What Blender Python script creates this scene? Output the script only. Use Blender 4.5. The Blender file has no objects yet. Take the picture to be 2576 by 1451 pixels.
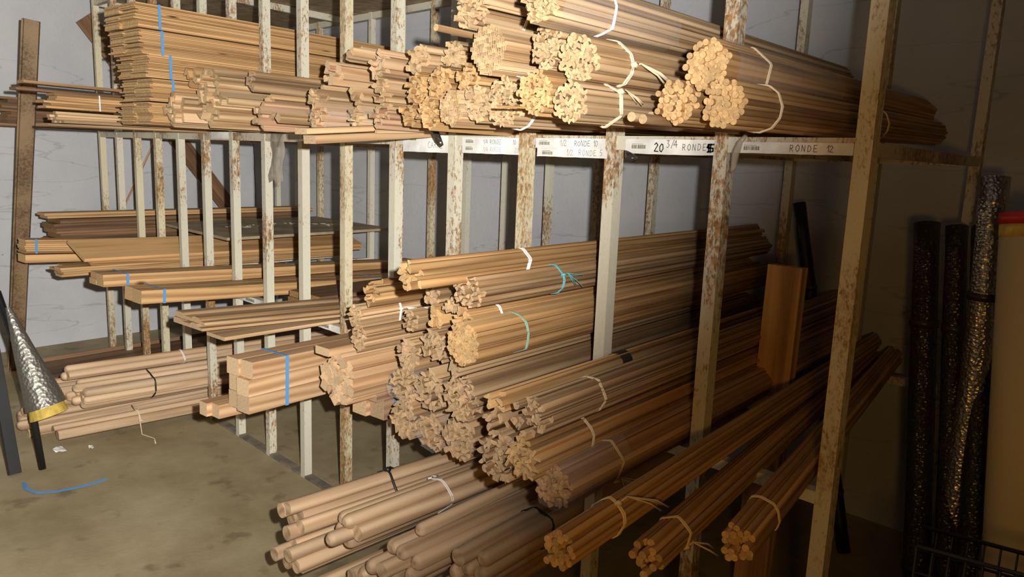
import bpy, bmesh, math, random
from mathutils import Vector, Matrix, Quaternion
random.seed(7)
SC = bpy.context.scene
COL = SC.collection

# ------------------------------------------------------------------ camera, light, exposure
CAM = Vector((0, 0, 1.5))
YAW, PITCH, ROLL, FPX = 0.7863, 0.17065, 0.03906, 1900.0
_f = Vector((-math.sin(YAW)*math.cos(PITCH), math.cos(YAW)*math.cos(PITCH), -math.sin(PITCH)))
_r = Vector((math.cos(YAW), math.sin(YAW), 0)); _u = _r.cross(_f)
R_ = math.cos(ROLL)*_r + math.sin(ROLL)*_u
U_ = -math.sin(ROLL)*_r + math.cos(ROLL)*_u
cd = bpy.data.cameras.new('camera'); cam = bpy.data.objects.new('camera', cd); COL.objects.link(cam)
cd.sensor_width = 36; cd.lens = FPX*36/2576; cd.clip_start = .02
M = Matrix(((R_.x, U_.x, -_f.x, CAM.x), (R_.y, U_.y, -_f.y, CAM.y), (R_.z, U_.z, -_f.z, CAM.z), (0, 0, 0, 1)))
cam.matrix_world = M
SC.camera = cam
SC.view_settings.view_transform = 'Standard'; SC.view_settings.look = 'None'
SC.view_settings.gamma = 1; SC.view_settings.use_curve_mapping = False
SC.view_settings.exposure = 0.0

w = bpy.data.worlds.new('world'); SC.world = w; w.use_nodes = True
w.node_tree.nodes['Background'].inputs[0].default_value = (1.0, .62, .26, 1)
w.node_tree.nodes['Background'].inputs[1].default_value = .009

def aim(o, d):
    o.rotation_mode = 'QUATERNION'; o.rotation_quaternion = Vector(d).to_track_quat('-Z', 'Y')
# the camera's flash: its beam points up and to the left of the view
fl = bpy.data.lights.new('camera_flash', 'SPOT'); flo = bpy.data.objects.new('camera_flash', fl); COL.objects.link(flo)
flo.location = CAM + R_*.075 + U_*.055
fl.spot_size = math.radians(155); fl.spot_blend = .49; fl.shadow_soft_size = .012
aim(flo, Vector((-.898, -.158, .411)))
fl.energy = 1.0; fl.color = (1, .97, .93); fl.use_nodes = True
nt = fl.node_tree; em = [n for n in nt.nodes if n.type == 'EMISSION'][0]
fo = nt.nodes.new('ShaderNodeLightFalloff'); fo.inputs['Strength'].default_value = 184.0
nt.links.new(fo.outputs['Linear'], em.inputs['Strength'])
# added amber fill light right beside the camera, warms the near right side
bl = bpy.data.lights.new('amber_fill', 'POINT'); blo = bpy.data.objects.new('amber_fill', bl); COL.objects.link(blo)
blo.location = (.12, .08, 1.36); bl.energy = 18.5; bl.color = (1, .52, .12); bl.shadow_soft_size = .06
# unseen area light, added to lift the far left wall
tl = bpy.data.lights.new('left_fill', 'AREA'); tlo = bpy.data.objects.new('left_fill', tl); COL.objects.link(tlo)
tl.shape = 'RECTANGLE'; tl.size = 1.4; tl.size_y = .1; tl.energy = 4.5; tl.color = (1, .86, .62)
tlo.location = (-4.6, .1, 3.0); aim(tlo, Vector((-.5, .45, -1)))

# ------------------------------------------------------------------ materials
def new_mat(name):
    m = bpy.data.materials.new(name); m.use_nodes = True
    n = m.node_tree.nodes; return m, n, m.node_tree.links, n['Principled BSDF']
def ramp(n, stops):
    r = n.new('ShaderNodeValToRGB'); e = r.color_ramp.elements
    while len(e) < len(stops): e.new(.5)
    for k, (p, c) in zip(e, stops): k.position = p; k.color = (*c, 1)
    return r
def wood(name, dark, mid, light, sx=55, sy=1.6, rough=.62, vary=.3, knots=False):
    m, n, L, b = new_mat(name)
    tc = n.new('ShaderNodeTexCoord'); oi = n.new('ShaderNodeObjectInfo')
    mul = n.new('ShaderNodeVectorMath'); mul.operation = 'SCALE'; mul.inputs[0].default_value = (37, 53, 71); L.new(oi.outputs['Random'], mul.inputs['Scale'])
    add = n.new('ShaderNodeVectorMath'); add.operation = 'ADD'; L.new(tc.outputs['Object'], add.inputs[0]); L.new(mul.outputs[0], add.inputs[1])
    mp = n.new('ShaderNodeMapping'); mp.inputs['Scale'].default_value = (sx, sy, sx); L.new(add.outputs[0], mp.inputs['Vector'])
    n1 = n.new('ShaderNodeTexNoise'); n1.inputs['Scale'].default_value = 1; n1.inputs['Detail'].default_value = 5; n1.inputs['Roughness'].default_value = .62; n1.inputs['Distortion'].default_value = .6
    L.new(mp.outputs[0], n1.inputs['Vector'])
    mp2 = n.new('ShaderNodeMapping'); mp2.inputs['Scale'].default_value = (9, .7, 9); L.new(add.outputs[0], mp2.inputs['Vector'])
    wv = n.new('ShaderNodeTexWave'); wv.wave_type = 'RINGS'; wv.inputs['Scale'].default_value = 1.1; wv.inputs['Distortion'].default_value = 6; wv.inputs['Detail'].default_value = 2; wv.inputs['Detail Scale'].default_value = 1.2
    L.new(mp2.outputs[0], wv.inputs['Vector'])
    mx = n.new('ShaderNodeMix'); mx.data_type = 'FLOAT'; mx.inputs[0].default_value = .35
    L.new(n1.outputs['Fac'], mx.inputs[2]); L.new(wv.outputs['Fac'], mx.inputs[3])
    r = ramp(n, [(.25, dark), (.5, mid), (.78, light)]); L.new(mx.outputs[0], r.inputs[0])
    hs = n.new('ShaderNodeHueSaturation'); L.new(r.outputs[0], hs.inputs['Color'])
    mr = n.new('ShaderNodeMapRange'); mr.inputs[3].default_value = 1-vary; mr.inputs[4].default_value = 1+vary*.75; L.new(oi.outputs['Random'], mr.inputs[0]); L.new(mr.outputs[0], hs.inputs['Value'])
    out = hs.outputs[0]
    if knots:
        vo = n.new('ShaderNodeTexVoronoi'); vo.inputs['Scale'].default_value = 1; mk = n.new('ShaderNodeMapping'); mk.inputs['Scale'].default_value = (7, 3.2, 7); L.new(add.outputs[0], mk.inputs[0]); L.new(mk.outputs[0], vo.inputs['Vector'])
        kr = ramp(n, [(.03, (1, 1, 1)), (.11, (0, 0, 0))]); L.new(vo.outputs['Distance'], kr.inputs[0])
        km = n.new('ShaderNodeMix'); km.data_type = 'RGBA'; L.new(kr.outputs[0], km.inputs[0]); L.new(out, km.inputs[6]); km.inputs[7].default_value = (.09, .035, .012, 1); out = km.outputs[2]
    L.new(out, b.inputs['Base Color']); b.inputs['Roughness'].default_value = rough
    bp = n.new('ShaderNodeBump'); bp.inputs['Strength'].default_value = .12; bp.inputs['Distance'].default_value = .002; L.new(n1.outputs['Fac'], bp.inputs['Height']); L.new(bp.outputs[0], b.inputs['Normal'])
    return m
def endgrain(name, dark, light):
    m, n, L, b = new_mat(name)
    tc = n.new('ShaderNodeTexCoord'); oi = n.new('ShaderNodeObjectInfo')
    n1 = n.new('ShaderNodeTexNoise'); n1.inputs['Scale'].default_value = 160; n1.inputs['Detail'].default_value = 3; L.new(tc.outputs['Object'], n1.inputs['Vector'])
    r = ramp(n, [(.3, dark), (.65, light)]); L.new(n1.outputs['Fac'], r.inputs[0])
    hs = n.new('ShaderNodeHueSaturation'); L.new(r.outputs[0], hs.inputs['Color'])
    mr = n.new('ShaderNodeMapRange'); mr.inputs[3].default_value = .72; mr.inputs[4].default_value = 1.12; L.new(oi.outputs['Random'], mr.inputs[0]); L.new(mr.outputs[0], hs.inputs['Value'])
    L.new(hs.outputs[0], b.inputs['Base Color']); b.inputs['Roughness'].default_value = .8
    return m
def plain(name, c, rough=.6, metal=0, noise=None, alpha=None):
    m, n, L, b = new_mat(name)
    b.inputs['Base Color'].default_value = (*c, 1); b.inputs['Roughness'].default_value = rough; b.inputs['Metallic'].default_value = metal
    if noise:
        tc = n.new('ShaderNodeTexCoord'); nn = n.new('ShaderNodeTexNoise'); nn.inputs['Scale'].default_value = noise; nn.inputs['Detail'].default_value = 4; L.new(tc.outputs['Object'], nn.inputs['Vector'])
        r = ramp(n, [(.3, tuple(x*.6 for x in c)), (.7, tuple(min(1, x*1.25) for x in c))]); L.new(nn.outputs['Fac'], r.inputs[0]); L.new(r.outputs[0], b.inputs['Base Color'])
    if alpha is not None: b.inputs['Alpha'].default_value = alpha
    return m
WP = wood('pale_oak_wood', (.30, .175, .08), (.50, .33, .17), (.66, .475, .28))
WT = wood('tan_oak_wood', (.23, .135, .062), (.41, .26, .13), (.56, .38, .21))
WA = wood('amber_oak_wood', (.27, .14, .05), (.48, .28, .115), (.63, .40, .18))
WD = wood('dark_oak_wood', (.09, .045, .018), (.17, .09, .038), (.26, .145, .065))
WR = wood('reddish_oak_wood', (.28, .145, .075), (.45, .27, .155), (.58, .38, .24), sx=30)
WB = wood('honey_board_wood', (.32, .17, .065), (.50, .30, .125), (.63, .40, .18), sx=34, sy=.9, knots=True)
WH = wood('handrail_wood', (.36, .23, .125), (.52, .36, .215), (.64, .47, .30), sx=30, sy=1.0, vary=.22)
WN = wood('beam_wood', (.34, .185, .085), (.52, .32, .165), (.66, .45, .26), sx=26, sy=.8, vary=.15)
EP = endgrain('pale_end_grain', (.44, .30, .15), (.65, .47, .26))
ET = endgrain('tan_end_grain', (.42, .28, .15), (.62, .44, .26))
EA = endgrain('amber_end_grain', (.46, .29, .12), (.66, .44, .21))
ED = endgrain('dark_end_grain', (.10, .05, .02), (.42, .24, .08))
EN = endgrain('beam_end_grain', (.58, .40, .22), (.74, .54, .33))
WOODS = {'p': (WP, EP), 't': (WT, ET), 'a': (WA, EA), 'd': (WD, ED), 'r': (WR, ET), 'b': (WB, EA), 'h': (WH, WH), 'n': (WN, EN)}

def steel(name, paint, rust, lo, hi):
    m, n, L, b = new_mat(name)
    tc = n.new('ShaderNodeTexCoord'); oi = n.new('ShaderNodeObjectInfo')
    mul = n.new('ShaderNodeVectorMath'); mul.operation = 'SCALE'; mul.inputs[0].default_value = (3, 7, 13); L.new(oi.outputs['Random'], mul.inputs['Scale'])
    add = n.new('ShaderNodeVectorMath'); add.operation = 'ADD'; L.new(tc.outputs['Object'], add.inputs[0]); L.new(mul.outputs[0], add.inputs[1])
    mp = n.new('ShaderNodeMapping'); mp.inputs['Scale'].default_value = (1, 1, .45); L.new(add.outputs[0], mp.inputs[0])
    n1 = n.new('ShaderNodeTexNoise'); n1.inputs['Scale'].default_value = 95; n1.inputs['Detail'].default_value = 9; n1.inputs['Roughness'].default_value = .78; L.new(mp.outputs[0], n1.inputs['Vector'])
    n2 = n.new('ShaderNodeTexNoise'); n2.inputs['Scale'].default_value = 5; n2.inputs['Detail'].default_value = 2; L.new(mp.outputs[0], n2.inputs['Vector'])
    mm = n.new('ShaderNodeMath'); mm.operation = 'MULTIPLY_ADD'; L.new(n2.outputs['Fac'], mm.inputs[0]); mm.inputs[1].default_value = .75; L.new(n1.outputs['Fac'], mm.inputs[2])
    r = ramp(n, [(lo, (0, 0, 0)), (hi, (1, 1, 1))]); L.new(mm.outputs[0], r.inputs[0])
    n3 = n.new('ShaderNodeTexNoise'); n3.inputs['Scale'].default_value = 60; L.new(add.outputs[0], n3.inputs['Vector'])
    rr = ramp(n, [(.35, tuple(x*.45 for x in rust)), (.65, rust)]); L.new(n3.outputs['Fac'], rr.inputs[0])
    pr = ramp(n, [(.3, tuple(x*.86 for x in paint)), (.7, paint)]); L.new(n1.outputs['Fac'], pr.inputs[0])
    mx = n.new('ShaderNodeMix'); mx.data_type = 'RGBA'; L.new(r.outputs[0], mx.inputs[0]); L.new(pr.outputs[0], mx.inputs[6]); L.new(rr.outputs[0], mx.inputs[7])
    L.new(mx.outputs[2], b.inputs['Base Color']); b.inputs['Roughness'].default_value = .5
    return m
ST = steel('cream_painted_rusty_steel', (.64, .61, .48), (.40, .22, .085), .90, 1.08)
STR = steel('rust_stained_cream_steel', (.66, .60, .41), (.40, .21, .07), .83, 1.06)
STB = steel('brown_rusted_steel', (.30, .20, .105), (.20, .12, .06), .8, 1.0)
M_str = plain('natural_twine', (.72, .60, .40), .8)
M_wht = plain('white_plastic_twine', (.85, .84, .80), .35)
M_blu = plain('blue_plastic_strap', (.10, .30, .62), .35)
M_cya = plain('cyan_twine', (.16, .50, .56), .5)
M_grn = plain('green_twine', (.30, .50, .40), .5)
M_blk = plain('black_plastic', (.012, .012, .012), .4)
M_tape = plain('dark_brown_tape', (.05, .04, .035), .35)
M_pap = plain('paper_white', (.80, .80, .76), .7, noise=9)
M_ink = plain('grey_ink', (.16, .15, .14), .7)
M_inkb = plain('black_ink', (.015, .015, .015), .6)
M_inkr = plain('faded_ink', (.36, .28, .25), .7)
M_brown = plain('brown_panel', (.40, .29, .17), .7, noise=14)
M_grey = plain('dusty_panel', (.36, .29, .18), .75, noise=6)
M_red = plain('red_cap', (.55, .03, .03), .4)
M_yel = plain('yellow_foam', (.70, .50, .10), .8, noise=25)
M_pvc = plain('cream_plastic_roll', (.62, .50, .28), .5)
M_dkb = plain('dark_blue_cloth', (.012, .016, .022), .9)
M_dust = plain('concrete_dust_steel', (.20, .17, .12), .8, noise=20)
def foil_mat(name, base, rough, sc):
    m, n, L, b = new_mat(name)
    tc = n.new('ShaderNodeTexCoord'); vo = n.new('ShaderNodeTexVoronoi'); vo.inputs['Scale'].default_value = sc; L.new(tc.outputs['Object'], vo.inputs['Vector'])
    nn = n.new('ShaderNodeTexNoise'); nn.inputs['Scale'].default_value = sc*.4; nn.inputs['Detail'].default_value = 5; L.new(tc.outputs['Object'], nn.inputs['Vector'])
    ad = n.new('ShaderNodeMath'); L.new(vo.outputs['Distance'], ad.inputs[0]); L.new(nn.outputs['Fac'], ad.inputs[1])
    bp = n.new('ShaderNodeBump'); bp.inputs['Strength'].default_value = .6; bp.inputs['Distance'].default_value = .006; L.new(ad.outputs[0], bp.inputs['Height']); L.new(bp.outputs[0], b.inputs['Normal'])
    b.inputs['Base Color'].default_value = (*base, 1); b.inputs['Metallic'].default_value = .9; b.inputs['Roughness'].default_value = rough
    return m
M_foil = foil_mat('silver_foil', (.48, .46, .42), .30, 95)
M_foil2 = foil_mat('dull_grey_foil', (.34, .33, .29), .52, 70)
M_film = foil_mat('dark_plastic_film', (.035, .03, .025), .22, 90)
M_film.node_tree.nodes['Principled BSDF'].inputs['Metallic'].default_value = 0
def film(name, a, tint):
    m, n, L, b = new_mat(name)
    b.inputs['Base Color'].default_value = (*tint, 1); b.inputs['Roughness'].default_value = .25; b.inputs['Alpha'].default_value = a
    tc = n.new('ShaderNodeTexCoord'); nn = n.new('ShaderNodeTexNoise'); nn.inputs['Scale'].default_value = 30; nn.inputs['Detail'].default_value = 4; L.new(tc.outputs['Object'], nn.inputs['Vector'])
    bp = n.new('ShaderNodeBump'); bp.inputs['Strength'].default_value = .35; bp.inputs['Distance'].default_value = .006; L.new(nn.outputs['Fac'], bp.inputs['Height']); L.new(bp.outputs[0], b.inputs['Normal'])
    return m
M_wrap = film('clear_stretch_film', .16, (.75, .72, .68))
M_hang = film('hanging_clear_film', .42, (.50, .44, .34))
def wall_mat(name, c1, c2):
    m, n, L, b = new_mat(name)
    tc = n.new('ShaderNodeTexCoord')
    n1 = n.new('ShaderNodeTexNoise'); n1.inputs['Scale'].default_value = 1.3; n1.inputs['Detail'].default_value = 6; n1.inputs['Roughness'].default_value = .6; L.new(tc.outputs['Object'], n1.inputs['Vector'])
    r = ramp(n, [(.3, c1), (.7, c2)]); L.new(n1.outputs['Fac'], r.inputs[0])
    n2 = n.new('ShaderNodeTexNoise'); n2.inputs['Scale'].default_value = 38; n2.inputs['Detail'].default_value = 6; n2.inputs['Roughness'].default_value = .75; L.new(tc.outputs['Object'], n2.inputs['Vector'])
    sp = ramp(n, [(.27, (.35, .33, .30)), (.37, (1, 1, 1))]); L.new(n2.outputs['Fac'], sp.inputs[0])
    mx = n.new('ShaderNodeMix'); mx.data_type = 'RGBA'; mx.blend_type = 'MULTIPLY'; mx.inputs[0].default_value = .8; L.new(r.outputs[0], mx.inputs[6]); L.new(sp.outputs[0], mx.inputs[7])
    # thin long cracks along the block courses
    mp = n.new('ShaderNodeMapping'); mp.inputs['Scale'].default_value = (.35, .35, 2.3); L.new(tc.outputs['Object'], mp.inputs[0])
    n3 = n.new('ShaderNodeTexNoise'); n3.inputs['Scale'].default_value = 1.6; n3.inputs['Detail'].default_value = 5; L.new(mp.outputs[0], n3.inputs['Vector'])
    cr = ramp(n, [(.494, (1, 1, 1)), (.5, (.5, .48, .45)), (.506, (1, 1, 1))]); L.new(n3.outputs['Fac'], cr.inputs[0])
    m2 = n.new('ShaderNodeMix'); m2.data_type = 'RGBA'; m2.blend_type = 'MULTIPLY'; m2.inputs[0].default_value = .45; L.new(mx.outputs[2], m2.inputs[6]); L.new(cr.outputs[0], m2.inputs[7])
    L.new(m2.outputs[2], b.inputs['Base Color']); b.inputs['Roughness'].default_value = .85
    bp = n.new('ShaderNodeBump'); bp.inputs['Strength'].default_value = .35; bp.inputs['Distance'].default_value = .01; L.new(n2.outputs['Fac'], bp.inputs['Height']); L.new(bp.outputs[0], b.inputs['Normal'])
    return m
M_wall = wall_mat('whitewashed_block_wall', (.44, .45, .48), (.56, .56, .555))
def floor_mat():
    m, n, L, b = new_mat('stained_concrete')
    tc = n.new('ShaderNodeTexCoord')
    n1 = n.new('ShaderNodeTexNoise'); n1.inputs['Scale'].default_value = 1.7; n1.inputs['Detail'].default_value = 7; n1.inputs['Roughness'].default_value = .65; L.new(tc.outputs['Object'], n1.inputs['Vector'])
    r = ramp(n, [(.3, (.23, .175, .09)), (.5, (.34, .275, .155)), (.72, (.44, .37, .23))]); L.new(n1.outputs['Fac'], r.inputs[0])
    n2 = n.new('ShaderNodeTexNoise'); n2.inputs['Scale'].default_value = 7; n2.inputs['Detail'].default_value = 5; L.new(tc.outputs['Object'], n2.inputs['Vector'])
    st = ramp(n, [(.3, (.5, .47, .4)), (.4, (1, 1, 1))]); L.new(n2.outputs['Fac'], st.inputs[0])
    mx = n.new('ShaderNodeMix'); mx.data_type = 'RGBA'; mx.blend_type = 'MULTIPLY'; mx.inputs[0].default_value = .7; L.new(r.outputs[0], mx.inputs[6]); L.new(st.outputs[0], mx.inputs[7])
    L.new(mx.outputs[2], b.inputs['Base Color']); b.inputs['Roughness'].default_value = .75
    n4 = n.new('ShaderNodeTexNoise'); n4.inputs['Scale'].default_value = 60; n4.inputs['Detail'].default_value = 4; L.new(tc.outputs['Object'], n4.inputs['Vector'])
    bp = n.new('ShaderNodeBump'); bp.inputs['Strength'].default_value = .2; bp.inputs['Distance'].default_value = .005; L.new(n4.outputs['Fac'], bp.inputs['Height']); L.new(bp.outputs[0], b.inputs['Normal'])
    return m
M_floor = floor_mat()

# ------------------------------------------------------------------ helpers
def tag(o, label, cat, group=None):
    o['label'] = label; o['category'] = cat
    if group: o['group'] = group
    return o
def empty(name, label, cat, loc, group=None, mat=None):
    o = bpy.data.objects.new(name, None); COL.objects.link(o); o.empty_display_size = .05
    if mat is not None: o.matrix_world = mat
    else: o.location = loc
    return tag(o, label, cat, group)
def link(name, mesh, parent=None, loc=None, rot=None, kind=None):
    o = bpy.data.objects.new(name, mesh); COL.objects.link(o)
    if parent: o.parent = parent
    if loc is not None: o.location = loc
    if rot is not None: o.rotation_euler = rot
    if kind: o['kind'] = kind
    return o
def mesh(name, V, F, mats, mi=None, smooth=None):
    me = bpy.data.meshes.new(name); me.from_pydata([tuple(v) for v in V], [], F)
    for m in (mats if isinstance(mats, (list, tuple)) else [mats]): me.materials.append(m)
    if mi: me.polygons.foreach_set('material_index', mi)
    if smooth is not None: me.polygons.foreach_set('use_smooth', [bool(s) for s in (smooth if isinstance(smooth, list) else [smooth]*len(F))])
    me.update(); return me
class MB:
    def __init__(s): s.V = []; s.F = []
    def box(s, a, b):
        (x0, y0, z0), (x1, y1, z1) = a, b; k = len(s.V)
        s.V += [(x0, y0, z0), (x1, y0, z0), (x1, y1, z0), (x0, y1, z0), (x0, y0, z1), (x1, y0, z1), (x1, y1, z1), (x0, y1, z1)]
        s.F += [[k+i for i in f] for f in ((3, 2, 1, 0), (4, 5, 6, 7), (0, 1, 5, 4), (1, 2, 6, 5), (2, 3, 7, 6), (3, 0, 4, 7))]; return s
    def tube(s, pts, r, n=6, closed=False, ry=None):
        pts = [Vector(p) for p in pts]; k = len(s.V); N = len(pts)
        up = Vector((.13, .21, .97)).normalized()
        for i, p in enumerate(pts):
            a = pts[(i-1) % N] if (closed or i > 0) else p; b = pts[(i+1) % N] if (closed or i < N-1) else p
            t = (b-a).normalized() if (b-a).length > 1e-9 else Vector((0, 1, 0))
            u = t.cross(up); u = u.normalized() if u.length > 1e-4 else t.orthogonal().normalized()
            v = t.cross(u); rr = r[i] if isinstance(r, list) else r
            for j in range(n):
                c = 2*math.pi*j/n; s.V.append(tuple(p + u*math.cos(c)*rr + v*math.sin(c)*(ry or rr)))
        for i in range(N if closed else N-1):
            for j in range(n):
                a = k+i*n; b = k+((i+1) % N)*n; s.F.append([a+j, a+(j+1) % n, b+(j+1) % n, b+j])
        if not closed:
            s.F.append([k+j for j in range(n)][::-1]); s.F.append([k+(N-1)*n+j for j in range(n)])
        return s
    def mesh(s, name, m, smooth=False): return mesh(name, s.V, s.F, m, smooth=smooth)
def frame(P, d):
    """matrix with local +Y along d, local Z up-ish, origin P"""
    y = Vector(d).normalized(); x = y.cross(Vector((0, 0, 1))).normalized(); z = x.cross(y)
    return Matrix(((x.x, y.x, z.x, P[0]), (x.y, y.y, z.y, P[1]), (x.z, y.z, z.z, P[2]), (0, 0, 0, 1)))
# profiles, unit width, counter-clockwise in (x, z)
def circ(n, r=.5, a0=0, a1=2*math.pi, c=(0, 0), ends=False):
    k = n-1 if ends else n
    return [(c[0]+r*math.cos(a0+(a1-a0)*i/k), c[1]+r*math.sin(a0+(a1-a0)*i/k)) for i in range(n)]
PROF = {
 'round': circ(12),
 'quarter': [(-.42, -.42)] + circ(6, .9, 0, math.pi/2, (-.42, -.42), True),
 'half': circ(9, .52, 0, math.pi, (0, -.2), True),
 'three': [(0, 0)] + circ(11, .5, 0, 1.5*math.pi, (0, 0), True),
 'square': [(-.45, -.4), (-.4, -.45), (.4, -.45), (.45, -.4), (.45, .4), (.4, .45), (-.4, .45), (-.45, .4)],
 'strip': [(-.5, -.2), (.5, -.2), (.5, .17), (.47, .2), (-.47, .2), (-.5, .17)],
 'grooved': [(-.34, -.48), (.34, -.48), (.38, -.3), (.38, .3), (.3, .48), (.13, .5), (.13, -.34), (-.13, -.34), (-.13, .5), (-.3, .48), (-.38, .3), (-.38, -.3)],
 'pinhole': [(-.45, -.45), (.3, -.45), (.45, -.25), (.45, .1), (.1, .45), (-.06, .45), (-.06, .1), (-.2, .1), (-.2, .45), (-.45, .45)],
 'cove': [(-.48, -.48), (.48, -.48), (.48, -.3)] + [(.48-.62*math.sin(a*.3926), .32-.62*math.cos(a*.3926)+0) for a in range(1, 4)] + [(-.2, .48), (-.48, .48)],
 'ogee': [(-.5, -.34), (.5, -.34), (.5, -.16), (.36, -.1), (.26, .02), (.1, .06), (.02, .2), (-.14, .32), (-.32, .34), (-.5, .22)],
 'chip': [(-.5, -.25), (.2, -.4), (.5, -.1), (.42, .2), (.1, .3), (-.2, .42), (-.46, .2)],
}
_cache = {}
def stick_mesh(prof, d, L, wk, dome=False, sx=1, sz=1):
    key = (prof, round(d, 4), round(L, 2), wk, dome, sx, sz)
    if key in _cache: return _cache[key]
    P = [(x*d*sx, z*d*sz) for x, z in PROF[prof]]; n = len(P); V = []; F = []; mi = []; sm = []
    rings = [(0, 1), (L, 1)]
    if dome: rings = [(0, .45), (d*.08, .72), (d*.2, .9), (d*.36, 1), (L-d*.3, 1), (L-d*.1, .85), (L, .5)]
    for y, k in rings: V += [(x*k, y, z*k) for x, z in P]
    rs = prof in ('round', 'half', 'three', 'quarter')
    for i in range(len(rings)-1):
        for j in range(n):
            a = i*n; b = a+n; F.append([a+j, b+j, b+(j+1) % n, a+(j+1) % n]); mi.append(0); sm.append(rs)
    k = len(V); V += [(x*rings[0][1], 0, z*rings[0][1]) for x, z in P]; F.append([k+j for j in range(n)]); mi.append(1); sm.append(False)
    k = len(V); V += [(x*rings[-1][1], L, z*rings[-1][1]) for x, z in P]; F.append([k+j for j in range(n)][::-1]); mi.append(1); sm.append(False)
    me = mesh(prof+'_stick', V, F, list(WOODS[wk]), mi, sm)
    _cache[key] = me; return me
def hull2(pts):
    pts = sorted(set((round(x, 5), round(y, 5)) for x, y in pts))
    def half(ps):
        h = []
        for p in ps:
            while len(h) > 1 and (h[-1][0]-h[-2][0])*(p[1]-h[-2][1])-(h[-1][1]-h[-2][1])*(p[0]-h[-2][0]) <= 0: h.pop()
            h.append(p)
        return h
    a = half(pts); b = half(pts[::-1]); return a[:-1]+b[:-1]
def tie(root, H, y, m, name='string', r=.0022, turns=2, tail=None, tm=None):
    mb = MB()
    for t in range(turns):
        o = (t-(turns-1)/2)*r*2.3
        mb.tube([(x*(1+.002/max(.01, math.hypot(x, z))), y+o+random.uniform(-.001, .001)+x*.05, z*(1+.002/max(.01, math.hypot(x, z)))) for x, z in H], r, 5, True)
    s = link(name, mb.mesh(name, m, True), root)
    if tail:
        ang, ln, nfr, sp = tail
        best = max(H, key=lambda p: p[0]*math.cos(ang)+p[1]*math.sin(ang)); px, pz = best[0]*1.05, best[1]*1.05
        e = MB()
        for i in range(nfr):
            dx, dy, dz = [random.uniform(-sp, sp) for _ in range(3)]
            e.tube([(px, y, pz), (px+math.cos(ang)*.006, y+ln*.25, pz+.006), (px+(math.cos(ang)*.35+dx*.6)*ln, y+ln*(.7+dy), pz+(-.15+dz*.5)*ln), (px+(math.cos(ang)*.45+dx)*ln, y+ln*(1+dy), pz+(-.35+dz)*ln)], r*(.9 if nfr < 4 else .55), 4)
        e.tube([(px-.004, y-.004, pz), (px+.003, y, pz+.003), (px+.004, y+.006, pz)], r*2.2, 6)
        link(name+'_end', e.mesh(name+'_end', tm or m, True), s)
    return s
def band(root, H, y, wdt, m, name='strap'):
    V = []; F = []; n = len(H)
    for k, yy in ((1.0, y), (1.0, y+wdt)):
        for x, z in H:
            q = 1+.0016/max(.01, math.hypot(x, z)); V.append((x*q, yy, z*q))
    for x, z in H: V.append((x, y, z))
    for x, z in H: V.append((x, y+wdt, z))
    for j in range(n):
        k = (j+1) % n; F += [[j, n+j, n+k, k], [2*n+j, j, k, 2*n+k], [n+j, 3*n+j, 3*n+k, n+k]]
    return link(name, mesh(name, V, F, m), root)
def film_wrap(root, H, y0, y1, m):
    V = []; F = []; n = len(H); rings = 5
    for i in range(rings):
        y = y0+(y1-y0)*i/(rings-1)
        for x, z in H:
            q = 1+random.uniform(.002, .005)/max(.01, math.hypot(x, z)); V.append((x*q, y+random.uniform(-.012, .012), z*q))
    for i in range(rings-1):
        for j in range(n): F.append([i*n+j, (i+1)*n+j, (i+1)*n+(j+1) % n, i*n+(j+1) % n])
    link('film_wrap', mesh('film_wrap', V, F, m, smooth=True), root)
def bundle(name, label, cat, P, r, d, L, prof, sd, wk, part='moulding', jag=.012, dome=False, ties=(), group=None, wrap=None, tilt=None, squash=1, fill=1.1):
    root = empty(name, label, cat, None, group, frame(P, d))
    sd = sd*(.80 if sd >= .0185 and part != 'handrail' else .92 if sd < .016 else .88) if part != 'handrail' else sd; r *= (1.28 if P[2] < 1.3 and part != 'handrail' and part != 'dowel' else 1.12 if sd > .0175 else 1.07); fill = fill if part in ('handrail', 'dowel') else .93 if prof == 'grooved' else fill*(1.16 if prof == 'three' or P[2] < 1.3 else 1.09)
    cells = []; step = sd*.93; a = random.uniform(0, 1)*1.05; ca, sa = math.cos(a), math.sin(a); N = int(r/step)+2
    ox, oz = random.uniform(-.3, .3)*step, random.uniform(-.3, .3)*step
    for i in range(-N, N+1):
        for j in range(-N, N+1):
            x = (i+.5*(j % 2))*step+ox; z = j*step*.866+oz
            x, z = x*ca-z*sa, x*sa+z*ca
            if math.hypot(x, z) <= r-sd*.45: cells.append((x, z))
    profs = prof if isinstance(prof, (list, tuple)) else [prof]
    hp = []
    for x, z in cells:
        x += random.uniform(-.07, .07)*sd; z += random.uniform(-.07, .07)*sd; z *= squash
        p = random.choice(profs); dd = sd*fill*random.choice((1, 1, .94))
        me = stick_mesh(p, dd, L, wk, dome and random.random() < .8)
        dy = random.uniform(-jag, jag)
        link(part, me, root, (x, dy, z), (0, random.uniform(-.07, .07) if prof == 'grooved' else random.uniform(0, 6.28), 0))
        hp += [(x+sd*.5*math.cos(t*.785), z+sd*.5*math.sin(t*.785)) for t in range(8)]
    H = hull2(hp)
    for t in ties: 
        t = dict(t); b = t.pop('band', None)
        if b: band(root, H, t['y'], b, t['m'], t.get('name', 'strap'))
        else: tie(root, H, **t)
    if wrap: film_wrap(root, H, wrap[0], wrap[1], M_wrap)
    return root
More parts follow.
